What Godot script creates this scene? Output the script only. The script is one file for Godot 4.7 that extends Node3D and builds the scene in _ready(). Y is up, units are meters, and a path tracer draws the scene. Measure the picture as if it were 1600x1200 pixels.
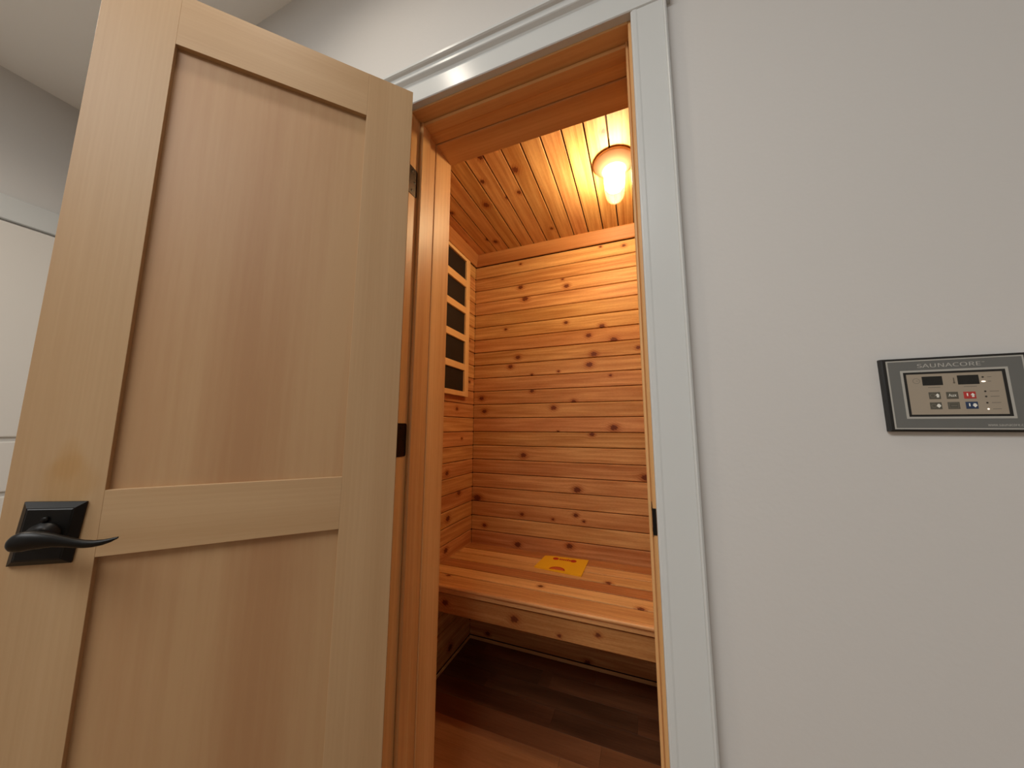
extends Node3D
# A cedar sauna seen from a hallway through its half-open door. Units are metres, y is up, the wall round the doorway lies in z = 0.

const W := 0.5759          # clear width between the side jambs
const HEAD := 2.0444       # underside of the head jamb
const XL := -0.3802        # sauna, left wall
const XR := 1.39           # sauna, right wall
const ZB := -1.1196        # sauna, back wall
const ZI := -0.204         # sauna, inner face of the doorway wall
const YC := 2.2477         # sauna ceiling
const PITCH := 0.08        # cover of one cedar board
const YTOP := 2.1769       # top of the highest wall board
const YB := 0.5022         # bench top
const ZF := -0.6233        # bench front

var M := {}
var taken := {}


# ---------------------------------------------------------------- naming
func numbered(called: String) -> String:
	taken[called] = taken.get(called, -1) + 1
	return called if taken[called] == 0 else "%s_%03d" % [called, taken[called]]

func tag(o: Node, label: String, category := "", group := "", kind := ""):
	o.set_meta("label", label)
	if category: o.set_meta("category", category)
	if group: o.set_meta("group", group)
	if kind: o.set_meta("kind", kind)
	return o

func thing(called: String, at: Vector3, label: String, category: String, kind := "", group := "") -> Node3D:
	var o := Node3D.new()
	o.name = numbered(called)
	add_child(o)
	o.position = at
	tag(o, label, category, group, kind)
	return o

func part(parent: Node3D, called: String, mesh: Mesh, mat: Material, at := Vector3.ZERO, b := Basis.IDENTITY, label := "") -> MeshInstance3D:
	var o := MeshInstance3D.new()
	o.name = called if parent != self else numbered(called)
	o.mesh = mesh
	o.material_override = mat
	o.transform = Transform3D(b, at)
	o.cast_shadow = GeometryInstance3D.SHADOW_CASTING_SETTING_ON
	parent.add_child(o, true)
	if label: o.set_meta("label", label)
	return o

func struct(called: String, mesh: Mesh, mat: Material, label: String, at := Vector3.ZERO, b := Basis.IDENTITY) -> MeshInstance3D:
	var o := part(self, called, mesh, mat, at, b)
	tag(o, label, "", "", "structure")
	return o


# ---------------------------------------------------------------- mesh helpers
func new_st() -> SurfaceTool:
	var st := SurfaceTool.new()
	st.begin(Mesh.PRIMITIVE_TRIANGLES)
	return st

func tri(st: SurfaceTool, p: Array, n: Array, uv: Array):
	var g: Vector3 = (p[1] - p[0]).cross(p[2] - p[0])
	var order := [0, 1, 2] if g.dot(n[0] + n[1] + n[2]) < 0.0 else [0, 2, 1]
	for i in order:
		st.set_normal(n[i]); st.set_uv(uv[i]); st.add_vertex(p[i])

func quad(st: SurfaceTool, a: Vector3, b: Vector3, c: Vector3, d: Vector3, n: Vector3, uv := []):
	var u: Array = uv if uv else [Vector2(0, 0), Vector2(1, 0), Vector2(1, 1), Vector2(0, 1)]
	tri(st, [a, b, c], [n, n, n], [u[0], u[1], u[2]])
	tri(st, [a, c, d], [n, n, n], [u[0], u[2], u[3]])

func box_to(st: SurfaceTool, a: Vector3, b: Vector3):
	var lo := a.min(b)
	var hi := a.max(b)
	for ax in 3:
		for s in 2:
			var n := Vector3.ZERO
			n[ax] = 1.0 if s else -1.0
			var u := (ax + 1) % 3
			var v := (ax + 2) % 3
			var q := []
			var uv := []
			for k in [[0, 0], [1, 0], [1, 1], [0, 1]]:
				var p := Vector3.ZERO
				p[ax] = hi[ax] if s else lo[ax]
				p[u] = hi[u] if k[0] else lo[u]
				p[v] = hi[v] if k[1] else lo[v]
				q.append(p)
				uv.append(Vector2(p[u], p[v]))
			quad(st, q[0], q[1], q[2], q[3], n, uv)

func box(a: Vector3, b: Vector3) -> ArrayMesh:
	var st := new_st()
	box_to(st, a, b)
	return st.commit()

# extrude a convex outline (in local y, z; counter-clockwise) along local x from 0 to length; u follows the length, v the outline
func extrude(outline: PackedVector2Array, length: float, tex := Vector2(1, 1), off := Vector2.ZERO) -> ArrayMesh:
	var st := new_st()
	var mid := Vector2.ZERO
	for p in outline: mid += p
	mid /= outline.size()
	var run := 0.0
	var tris := Geometry2D.triangulate_polygon(outline)
	for i in outline.size():
		var a := outline[i]
		var b := outline[(i + 1) % outline.size()]
		var e := b - a
		var n2 := Vector2(e.y, -e.x).normalized()
		var n := Vector3(0, n2.x, n2.y)
		var v0 := off.y + run / tex.y
		var v1 := off.y + (run + e.length()) / tex.y
		quad(st, Vector3(0, a.x, a.y), Vector3(length, a.x, a.y), Vector3(length, b.x, b.y), Vector3(0, b.x, b.y), n,
			[Vector2(off.x, v0), Vector2(off.x + length / tex.x, v0), Vector2(off.x + length / tex.x, v1), Vector2(off.x, v1)])
		run += e.length()
	for k in range(0, tris.size(), 3):
		for s in 2:
			var p := []
			var uv := []
			for j in 3:
				var o := outline[tris[k + j]]
				p.append(Vector3(length if s else 0.0, o.x, o.y))
				uv.append(off + Vector2(o.x / tex.x, o.y / tex.y))
			var n := Vector3(1 if s else -1, 0, 0)
			tri(st, p, [n, n, n], uv)
	return st.commit()

# rectangle outline with chamfered or rounded corners, from (y0, z0) to (y1, z1), counter-clockwise
func rect_outline(y0: float, z0: float, y1: float, z1: float, c := 0.002, steps := 1) -> PackedVector2Array:
	var o := PackedVector2Array()
	var corners := [[Vector2(y1 - c, z0 + c), -PI / 2], [Vector2(y1 - c, z1 - c), 0.0], [Vector2(y0 + c, z1 - c), PI / 2], [Vector2(y0 + c, z0 + c), PI]]
	for k in corners:
		for i in steps + 1:
			var a: float = k[1] + PI / 2 * i / steps
			o.append(k[0] + Vector2(cos(a), sin(a)) * c)
	return o

# one tongue-and-groove board: length x, width y, front face at z = 0, long front edges chamfered; the board's row of an atlas gives its grain
func board(length: float, width: float, thick: float, c: float, row: int, rows: int, span: float, full := PITCH, u0 := 0.0) -> ArrayMesh:
	var st := new_st()
	var pr := [Vector2(0, -thick), Vector2(0, -c), Vector2(c, 0), Vector2(width - c, 0), Vector2(width, -c), Vector2(width, -thick)]
	for i in 5:
		var a: Vector2 = pr[i]
		var b: Vector2 = pr[i + 1]
		var n := Vector3(0, -(b.y - a.y), b.x - a.x).normalized()
		var va := (row + clampf(a.x / full, 0.03, 0.97)) / rows
		var vb := (row + clampf(b.x / full, 0.03, 0.97)) / rows
		quad(st, Vector3(0, a.x, a.y), Vector3(length, a.x, a.y), Vector3(length, b.x, b.y), Vector3(0, b.x, b.y), n,
			[Vector2(u0, va), Vector2(u0 + length / span, va), Vector2(u0 + length / span, vb), Vector2(u0, vb)])
	for s in 2:
		var x := length if s else 0.0
		var n := Vector3(1 if s else -1, 0, 0)
		var v := (row + 0.5) / rows
		for i in range(1, 5):
			tri(st, [Vector3(x, pr[0].x, pr[0].y), Vector3(x, pr[i].x, pr[i].y), Vector3(x, pr[i + 1].x, pr[i + 1].y)], [n, n, n], [Vector2(0, v), Vector2(0.01, v), Vector2(0.01, v)])
	return st.commit()

# turn a profile of (radius, height) about the y axis
func lathe(pr: Array, seg := 40) -> ArrayMesh:
	var st := new_st()
	var nn := []
	for i in pr.size():
		var t: Vector2 = pr[mini(i + 1, pr.size() - 1)] - pr[maxi(i - 1, 0)]
		nn.append(Vector2(t.y, -t.x).normalized())
	for i in pr.size() - 1:
		for k in seg:
			var a := TAU * k / seg
			var b := TAU * (k + 1) / seg
			var p := []
			var n := []
			for q in [[i, a], [i, b], [i + 1, b], [i + 1, a]]:
				p.append(Vector3(pr[q[0]].x * cos(q[1]), pr[q[0]].y, pr[q[0]].x * sin(q[1])))
				n.append(Vector3(nn[q[0]].x * cos(q[1]), nn[q[0]].y, nn[q[0]].x * sin(q[1])))
			var uv := [Vector2.ZERO, Vector2.ZERO, Vector2.ZERO, Vector2.ZERO]
			if (p[0] - p[1]).length() > 1e-6: tri(st, [p[0], p[1], p[2]], [n[0], n[1], n[2]], uv)
			if (p[2] - p[3]).length() > 1e-6: tri(st, [p[0], p[2], p[3]], [n[0], n[2], n[3]], uv)
	return st.commit()

# loft ellipses along a path: each entry is [centre, radius up, radius across]; sections stand upright, across the x axis
func loft(rings: Array, seg := 16) -> ArrayMesh:
	var st := new_st()
	var pts := []
	for r in rings:
		var ring := []
		for k in seg:
			var a := TAU * k / seg
			ring.append(r[0] + Vector3(0, sin(a) * r[1], cos(a) * r[2]))
		pts.append(ring)
	var normal := func(i: int, k: int) -> Vector3:
		var a: Vector3 = pts[mini(i + 1, pts.size() - 1)][k] - pts[maxi(i - 1, 0)][k]
		var b: Vector3 = pts[i][(k + 1) % seg] - pts[i][(k + seg - 1) % seg]
		var n := a.cross(b).normalized()
		return n if n.dot(pts[i][k] - rings[i][0]) > 0 else -n
	for i in pts.size() - 1:
		for k in seg:
			var m := (k + 1) % seg
			var n := [normal.call(i, k), normal.call(i, m), normal.call(i + 1, m), normal.call(i + 1, k)]
			var uv := [Vector2.ZERO, Vector2.ZERO, Vector2.ZERO]
			tri(st, [pts[i][k], pts[i][m], pts[i + 1][m]], [n[0], n[1], n[2]], uv)
			tri(st, [pts[i][k], pts[i + 1][m], pts[i + 1][k]], [n[0], n[2], n[3]], uv)
	for e in [0, pts.size() - 1]:
		var n: Vector3 = (rings[e][0] - rings[1 if e == 0 else e - 1][0]).normalized()
		for k in seg:
			tri(st, [rings[e][0], pts[e][k], pts[e][(k + 1) % seg]], [n, n, n], [Vector2.ZERO, Vector2.ZERO, Vector2.ZERO])
	return st.commit()

# flat rectangular ring in the xy plane, z from z0 to z1
func ring(a: Vector2, b: Vector2, t: float, z0: float, z1: float) -> ArrayMesh:
	var st := new_st()
	box_to(st, Vector3(a.x, a.y, z0), Vector3(b.x, a.y + t, z1))
	box_to(st, Vector3(a.x, b.y - t, z0), Vector3(b.x, b.y, z1))
	box_to(st, Vector3(a.x, a.y + t, z0), Vector3(a.x + t, b.y - t, z1))
	box_to(st, Vector3(b.x - t, a.y + t, z0), Vector3(b.x, b.y - t, z1))
	return st.commit()

# plate whose rim slopes from the outline at z0 to an inset outline at z1
func bevel_plate(a: Vector2, b: Vector2, inset: float, z0: float, zm: float, z1: float) -> ArrayMesh:
	var st := new_st()
	var o := [Vector2(a.x, a.y), Vector2(b.x, a.y), Vector2(b.x, b.y), Vector2(a.x, b.y)]
	var ia := a + Vector2(inset, inset)
	var ib := b - Vector2(inset, inset)
	var q := [Vector2(ia.x, ia.y), Vector2(ib.x, ia.y), Vector2(ib.x, ib.y), Vector2(ia.x, ib.y)]
	for i in 4:
		var j := (i + 1) % 4
		var e: Vector2 = o[j] - o[i]
		var n2 := Vector2(e.y, -e.x).normalized()
		quad(st, Vector3(o[i].x, o[i].y, z0), Vector3(o[j].x, o[j].y, z0), Vector3(o[j].x, o[j].y, zm), Vector3(o[i].x, o[i].y, zm), Vector3(n2.x, n2.y, 0))
		quad(st, Vector3(o[i].x, o[i].y, zm), Vector3(o[j].x, o[j].y, zm), Vector3(q[j].x, q[j].y, z1), Vector3(q[i].x, q[i].y, z1), Vector3(n2.x * (z1 - zm), n2.y * (z1 - zm), inset).normalized())
	quad(st, Vector3(q[0].x, q[0].y, z1), Vector3(q[1].x, q[1].y, z1), Vector3(q[2].x, q[2].y, z1), Vector3(q[3].x, q[3].y, z1), Vector3(0, 0, 1))
	quad(st, Vector3(o[0].x, o[0].y, z0), Vector3(o[1].x, o[1].y, z0), Vector3(o[2].x, o[2].y, z0), Vector3(o[3].x, o[3].y, z0), Vector3(0, 0, -1))
	return st.commit()

# flat polygon with thickness in the xy plane
func slab(poly: PackedVector2Array, z0: float, z1: float) -> ArrayMesh:
	var st := new_st()
	var tris := Geometry2D.triangulate_polygon(poly)
	for k in range(0, tris.size(), 3):
		for s in 2:
			var n := Vector3(0, 0, 1 if s else -1)
			var p := []
			for j in 3: p.append(Vector3(poly[tris[k + j]].x, poly[tris[k + j]].y, z1 if s else z0))
			tri(st, p, [n, n, n], [Vector2(p[0].x, p[0].y), Vector2(p[1].x, p[1].y), Vector2(p[2].x, p[2].y)])
	var ccw := not Geometry2D.is_polygon_clockwise(poly)
	for i in poly.size():
		var a := poly[i]
		var b := poly[(i + 1) % poly.size()]
		var e := b - a
		var n := Vector3(e.y, -e.x, 0).normalized() * (1.0 if ccw else -1.0)
		quad(st, Vector3(a.x, a.y, z0), Vector3(b.x, b.y, z0), Vector3(b.x, b.y, z1), Vector3(a.x, a.y, z1), n)
	return st.commit()

func ellipse(c: Vector2, r: Vector2, n := 20, a0 := 0.0, a1 := TAU) -> PackedVector2Array:
	var o := PackedVector2Array()
	var whole := absf(a1 - a0 - TAU) < 1e-4
	for i in (n if whole else n + 1):
		var a := a0 + (a1 - a0) * i / n
		o.append(c + Vector2(cos(a), sin(a)) * r)
	return o

func frame_of(x: Vector3, y: Vector3) -> Basis:
	return Basis(x, y, x.cross(y))


# ---------------------------------------------------------------- materials
func flat(c: Color, rough := 0.6, metal := 0.0, spec := 0.5) -> StandardMaterial3D:
	var m := StandardMaterial3D.new()
	m.albedo_color = c
	m.roughness = rough
	m.metallic = metal
	m.metallic_specular = spec
	return m

func textured(t: Texture2D, rough := 0.55, tint := Color.WHITE) -> StandardMaterial3D:
	var m := StandardMaterial3D.new()
	m.albedo_texture = t
	m.albedo_color = tint
	m.roughness = rough
	m.metallic_specular = 0.4
	return m

func glow(c: Color, energy: float) -> StandardMaterial3D:
	var m := flat(c, 0.5)
	m.emission_enabled = true
	m.emission = c
	m.emission_energy_multiplier = energy
	return m

func noise(seed_: int, oct := 3) -> FastNoiseLite:
	var n := FastNoiseLite.new()
	n.seed = seed_
	n.noise_type = FastNoiseLite.TYPE_SIMPLEX_SMOOTH
	n.frequency = 1.0
	n.fractal_octaves = oct
	return n

# knotty cedar: an atlas with one board per row; knots come as [along, across, radius in mm] in metres from the board's corner
func cedar_atlas(rows: int, hpx: int, wpx: int, span: float, wide: float, knots: Array, seed_: int, tones: Array, pale: Color, deep: Color) -> ImageTexture:
	var rng := RandomNumberGenerator.new()
	rng.seed = seed_
	var streak := noise(seed_, 2)
	var broad := noise(seed_ + 1, 2)
	var fine := noise(seed_ + 2, 1)
	var data := PackedByteArray()
	data.resize(rows * hpx * wpx * 3)
	var knot_c := Color(0.40, 0.185, 0.085)
	var at := 0
	for r in rows:
		var tone: float = tones[r] if r < tones.size() else rng.randf_range(-0.16, 0.16)
		var red := rng.randf_range(-0.022, 0.012)
		var ringy := rng.randf_range(0.0, 0.16)
		var ringf := rng.randf_range(240.0, 420.0)
		var kn: Array = knots[r]
		var swing := 0.46 if tones.is_empty() else 0.26
		for j in hpx:
			var y := (j + 0.5) / hpx * wide
			for i in wpx:
				var x := (i + 0.5) / wpx * span
				var yd := y
				var core := 0.0
				var halo := 0.0
				var spin := 0.0
				for k in kn:
					var dx: float = x - k[0]
					if absf(dx) < 0.11:
						var dy: float = y - k[1]
						var kr: float = k[2]
						var d2 := dx * dx * 0.45 + dy * dy + 1e-7
						yd -= dy * minf(kr * kr * 1.6 / d2, 0.95) * exp(-d2 / (kr * kr * 14.0))
						var d := sqrt(dx * dx * 0.55 + dy * dy) * (1.0 + 0.16 * sin(dx * 300.0 + dy * 500.0 + kr * 9000.0))
						if d < kr * 3.0:
							core = maxf(core, 1.0 - smoothstep(kr * 0.72, kr * 1.02, d))
							halo = maxf(halo, exp(-pow(maxf(d - kr, 0.0) / (kr * 0.8), 2.0)))
							spin += sin(d * 1500.0 + 1.0) * 0.7
				var b := broad.get_noise_2d(x * 1.7 + r * 9.3, yd * 34.0 + r * 37.0)
				var s := streak.get_noise_2d(x * 5.0 + r * 3.1, yd * 300.0 + r * 91.0)
				var f := fine.get_noise_2d(x * 60.0, yd * 1100.0 + r * 11.0)
				var cath := sin((yd + b * 0.012 + x * 0.008) * ringf)
				var t := clampf(0.55 + tone + swing * b + 0.26 * s + 0.1 * f + ringy * cath, 0.0, 1.2)
				var c := deep.lerp(pale, t)
				c.r += red * 0.3; c.g -= red
				if halo > 0.0:
					c = c.lerp(Color(0.56, 0.29, 0.13), halo * 0.42)
					if core > 0.0:
						c = c.lerp(knot_c * (1.0 + 0.3 * spin), core * 0.88)
				data[at] = clampi(int(c.r * 255.0), 0, 255)
				data[at + 1] = clampi(int(c.g * 255.0), 0, 255)
				data[at + 2] = clampi(int(c.b * 255.0), 0, 255)
				at += 3
	return ImageTexture.create_from_image(Image.create_from_data(wpx, rows * hpx, false, Image.FORMAT_RGB8, data))

# clear straight-grained softwood: fine lines along u
func clear_grain(seed_: int, w: int, h: int, pale: Color, deep: Color, along: float, across: float, bands: float, stains := []) -> ImageTexture:
	var a := noise(seed_, 3)
	var b := noise(seed_ + 1, 2)
	var data := PackedByteArray()
	data.resize(w * h * 3)
	var at := 0
	for j in h:
		for i in w:
			var u := float(i) / w
			var v := float(j) / h
			var t := clampf(0.5 + 0.3 * a.get_noise_2d(u * along, v * across) + bands * b.get_noise_2d(u * along * 0.3, v * across * 0.07) + 0.1 * b.get_noise_2d(u * along * 10.0, v * across * 3.0), 0.0, 1.0)
			var c := deep.lerp(pale, t)
			for k in stains:      # an amber handling mark: [u, v, half size u, half size v, strength]
				var e: float = pow((u - k[0]) / k[2], 2.0) + pow((v - k[1]) / k[3], 2.0) + 0.35 * b.get_noise_2d(u * 30.0, v * 8.0)
				if e < 1.0:
					c = c.lerp(Color(c.r * 0.95, c.g * 0.88, c.b * 0.72), k[4] * smoothstep(1.0, 0.1, e))
			data[at] = int(c.r * 255.0)
			data[at + 1] = int(c.g * 255.0)
			data[at + 2] = int(c.b * 255.0)
			at += 3
	return ImageTexture.create_from_image(Image.create_from_data(w, h, false, Image.FORMAT_RGB8, data))

func bump_noise(freq: float, strength: float, seed_: int) -> NoiseTexture2D:
	var t := NoiseTexture2D.new()
	t.width = 256
	t.height = 256
	t.seamless = true
	t.as_normal_map = true
	t.bump_strength = strength
	var n := FastNoiseLite.new()
	n.seed = seed_
	n.frequency = freq
	t.noise = n
	return t

# sort knots given in wall coordinates into rows
func rows_of(list: Array, rows: int, along0: float, dir: float, top: float, pitch: float, up: bool) -> Array:
	var o := []
	for r in rows: o.append([])
	for k in list:
		var r := int(floor((top - k[1]) / pitch)) if up else int(floor((k[1] - top) / pitch))
		if r >= 0 and r < rows:
			var across: float = k[1] - (top - (r + 1) * pitch) if up else k[1] - (top + r * pitch)
			o[r].append([(k[0] - along0) * dir, across, k[2] * 0.00105])
	return o

func make_materials():
	var pale := Color(0.87, 0.67, 0.44)
	var deep := Color(0.68, 0.44, 0.24)
	var back_knots := [[-0.077, 1.999, 11], [0.202, 1.963, 11], [0.18, 2.007, 6], [-0.048, 1.923, 14], [0.194, 1.747, 8], [0.39, 1.706, 11], [0.318, 1.661, 11], [0.449, 1.624, 14], [-0.094, 1.57, 11], [-0.141, 1.517, 11], [0.343, 1.555, 12], [0.317, 1.498, 13], [0.569, 1.572, 9], [0.52, 2.144, 7], [0.397, 2.162, 6], [-0.077, 2.148, 6], [0.147, 1.472, 6], [-0.009, 1.462, 6], [0.425, 1.434, 6], [-0.172, 1.748, 7], [-0.328, 1.334, 11], [-0.308, 1.256, 11], [0.116, 1.269, 12], [0.433, 1.161, 14], [0.32, 1.125, 10], [-0.061, 1.006, 12], [0.237, 0.838, 14], [-0.347, 0.753, 17], [-0.071, 0.686, 8], [0.227, 0.709, 9], [0.104, 0.677, 6], [0.267, 0.682, 6], [-0.298, 0.606, 9], [-0.096, 0.525, 13], [0.19, 0.553, 12], [-0.008, 1.368, 9], [0.229, 1.302, 9], [0.139, 1.139, 5], [0.57, 0.918, 13], [-0.271, 0.042, 10], [0.267, 0.024, 11]]
	var left_knots := [[-0.923, 1.263, 9], [-0.983, 1.098, 7], [-0.839, 0.926, 11], [-0.964, 0.807, 13], [-0.858, 0.697, 13], [-0.847, 0.547, 12], [-0.912, 0.067, 14], [-1.05, 1.68, 7], [-1.06, 1.43, 8]]
	var ceil_knots := [[0.005, -0.41, 11], [0.115, -0.524, 12], [-0.045, -0.536, 9], [-0.099, -0.682, 13], [0.016, -0.671, 7], [0.083, -0.658, 9], [-0.188, -0.995, 11], [-0.224, -0.959, 9], [0.153, -0.986, 8], [-0.359, -0.937, 8], [0.483, -0.469, 8], [-0.288, -0.675, 9]]
	for i in ceil_knots.size(): ceil_knots[i] = [ceil_knots[i][1], ceil_knots[i][0], ceil_knots[i][2]]
	# bench rows: slats 0..5 from the wall outwards, then nosing, apron and cleats
	var seams := [-1.0361, -0.963, -0.876, -0.794, -0.7124, ZF]
	var bench := [[], [], [], [], [], [], [], [], []]
	for k in [[-0.273, -0.699, 7], [0.139, -0.75, 8], [0.401, -0.886, 10], [0.531, -0.717, 10]]:
		for r in 6:
			var lo: float = ZB if r == 0 else seams[r - 1]
			if k[1] > lo and k[1] <= seams[r]: bench[r].append([k[0] - XL, seams[r] - k[1], k[2] * 0.00105])
	for k in [[-0.247, 0.423, 11], [0.067, 0.419, 12], [0.386, 0.429, 7], [0.245, 0.397, 6]]:
		bench[7].append([k[0] - XL, k[1] - 0.381, k[2] * 0.00105])
	M.cedar_back = textured(cedar_atlas(27, 48, 720, 1.1, PITCH, rows_of(back_knots, 27, XL, 1.0, YTOP, PITCH, true), 11, [], pale, deep))
	M.cedar_left = textured(cedar_atlas(27, 40, 480, 0.93, PITCH, rows_of(left_knots, 27, ZI, -1.0, YTOP, PITCH, true), 23, [], pale, deep))
	M.cedar_ceiling = textured(cedar_atlas(13, 48, 600, 0.93, PITCH, rows_of(ceil_knots, 13, ZI, -1.0, XL, PITCH, false), 37, [], pale, deep))
	M.cedar_bench = textured(cedar_atlas(9, 56, 720, 1.1, 0.09, bench, 51, [-0.38, 0.34, 0.16, -0.40, 0.36, -0.05, 0.2, -0.32, 0.0], Color(0.90, 0.70, 0.45), deep), 0.45)
	M.cedar_plain = textured(clear_grain(61, 512, 256, pale, deep, 4.0, 60.0, 0.5), 0.55)
	M.cedar_trim = textured(clear_grain(63, 512, 256, Color(0.80, 0.57, 0.35), Color(0.66, 0.42, 0.23), 4.0, 60.0, 0.5), 0.5)
	M.heater_wood = textured(clear_grain(67, 256, 128, Color(0.93, 0.79, 0.57), Color(0.86, 0.68, 0.45), 4.0, 40.0, 0.4), 0.55)
	M.fir = textured(clear_grain(71, 512, 256, Color(0.88, 0.70, 0.475), Color(0.76, 0.545, 0.335), 3.0, 70.0, 0.7), 0.42)
	M.door = textured(clear_grain(83, 512, 512, Color(0.712, 0.588, 0.440), Color(0.667, 0.536, 0.386), 3.0, 90.0, 0.6), 0.5)
	M.door_stained = textured(clear_grain(83, 512, 512, Color(0.712, 0.588, 0.440), Color(0.667, 0.536, 0.386), 3.0, 90.0, 0.6, [[0.482, 0.270, 0.024, 0.062, 0.42], [0.497, 0.262, 0.020, 0.030, 0.3]]), 0.5)
	M.door_panel = textured(clear_grain(89, 512, 512, Color(0.692, 0.554, 0.402), Color(0.642, 0.484, 0.338), 2.5, 50.0, 0.9), 0.5)
	M.oak = []  # the two lighter oaks carry floor light near the doorway in their colour
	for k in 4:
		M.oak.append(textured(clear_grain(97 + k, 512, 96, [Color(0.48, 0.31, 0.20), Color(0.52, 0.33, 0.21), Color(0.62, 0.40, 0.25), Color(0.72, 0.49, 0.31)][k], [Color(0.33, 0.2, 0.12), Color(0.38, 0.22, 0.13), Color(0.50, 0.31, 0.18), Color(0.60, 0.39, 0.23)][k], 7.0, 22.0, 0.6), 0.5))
	M.hall_floor = textured(clear_grain(131, 512, 256, Color(0.68, 0.56, 0.43), Color(0.58, 0.46, 0.34), 8.0, 30.0, 0.5), 0.5)
	M.wall = flat(Color(0.80, 0.787, 0.770), 0.85)
	M.wall.normal_enabled = true
	M.wall.normal_texture = bump_noise(0.12, 2.0, 5)
	M.wall.normal_scale = 0.05
	M.wall.uv1_triplanar = true
	M.wall.uv1_world_triplanar = true
	M.wall.uv1_scale = Vector3(2.5, 2.5, 2.5)
	M.room_ceiling = flat(Color(0.94, 0.935, 0.92), 0.9)
	M.trim = flat(Color(0.79, 0.795, 0.785), 0.25, 0.0, 0.22)
	M.white_door = flat(Color(0.83, 0.81, 0.78), 0.35)
	M.bronze = flat(Color(0.075, 0.065, 0.055), 0.38, 0.55)
	M.hinge = flat(Color(0.17, 0.125, 0.095), 0.35, 0.8)
	M.screw = flat(Color(0.06, 0.045, 0.035), 0.4, 0.7)
	M.carbon = flat(Color(0.055, 0.045, 0.03), 0.6)
	M.dark_gap = flat(Color(0.2, 0.1, 0.045), 0.9)
	M.porcelain = flat(Color(0.70, 0.56, 0.46), 0.45)
	M.chrome = flat(Color(0.8, 0.78, 0.74), 0.25, 0.9)
	M.glass = flat(Color(0.95, 0.88, 0.66, 0.009), 0.08)
	M.glass.transparency = BaseMaterial3D.TRANSPARENCY_ALPHA
	M.black_plastic = flat(Color(0.075, 0.07, 0.06), 0.45)
	M.panel_grey = flat(Color(0.40, 0.40, 0.385), 0.55)
	M.panel_silver = flat(Color(0.70, 0.69, 0.66), 0.4, 0.2)
	M.membrane = flat(Color(0.62, 0.57, 0.50), 0.5)
	M.display = flat(Color(0.085, 0.08, 0.06), 0.2)
	M.key_grey = flat(Color(0.33, 0.315, 0.27), 0.5)
	M.key_red = flat(Color(0.68, 0.20, 0.18), 0.5)
	M.key_blue = flat(Color(0.14, 0.21, 0.33), 0.5)
	M.print_white = flat(Color(0.92, 0.91, 0.87), 0.6)
	M.print_grey = flat(Color(0.47, 0.445, 0.40), 0.6)
	M.print_dark = flat(Color(0.38, 0.335, 0.29), 0.6)
	M.led_off = flat(Color(0.12, 0.1, 0.08), 0.4)
	M.led_on = glow(Color(1.0, 0.93, 0.86), 0.9)
	M.yellow = flat(Color(0.95, 0.74, 0.10), 0.6)
	M.print_red = flat(Color(0.72, 0.16, 0.06), 0.6)
	M.print_orange = flat(Color(0.80, 0.38, 0.16), 0.6)
	M.bulb = glow(Color(1.0, 0.86, 0.62), 9.0)
	M.downlight = glow(Color(1.0, 0.9, 0.76), 2.0)
	M.light_panel = glow(Color(1.0, 0.96, 0.92), 2.0)


# ---------------------------------------------------------------- the scene
func _ready():
	# camera
	var cam := Camera3D.new()
	cam.name = "camera"
	cam.fov = 98.711
	cam.near = 0.02
	cam.transform = Transform3D(Basis(Vector3.UP, 0.3711) * Basis(Vector3.RIGHT, 0.1308) * Basis(Vector3(0, 0, 1), 0.0021), Vector3(0.5636, 1.1611, 0.6655))
	add_child(cam)
	cam.current = true
	# surroundings and exposure: every bit of light comes from the lamps
	var env := Environment.new()
	env.background_mode = Environment.BG_COLOR
	env.background_color = Color(0.02, 0.02, 0.02)
	env.tonemap_mode = Environment.TONE_MAPPER_LINEAR
	env.tonemap_exposure = 1.0
	env.sdfgi_enabled = true
	env.ssao_enabled = true
	env.ssil_enabled = true
	var we := WorldEnvironment.new()
	we.name = "environment"
	we.environment = env
	add_child(we)
	# unseen ceiling panel behind the camera, added for the hall's broad soft light
	var hall := AreaLight3D.new()
	hall.name = "hall_fill_light"
	hall.area_size = Vector2(1.6, 0.8)
	hall.light_color = Color(0.955, 0.985, 1.0)
	hall.light_energy = 4.25
	hall.area_range = 12.0
	hall.shadow_enabled = true
	add_child(hall)
	hall.transform = Transform3D(frame_of(Vector3(1, 0, 0), Vector3(0, 0, -1)), Vector3(-0.1, 2.725, 1.8))
	hall.rotation = Vector3(-PI / 2, 0, 0)

	make_materials()
	build_shell()
	build_sauna()
	build_doorway()
	build_door()
	build_bench()
	build_heater()
	build_lamp()
	build_control()
	build_booklet()
	build_hall_things()


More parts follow.
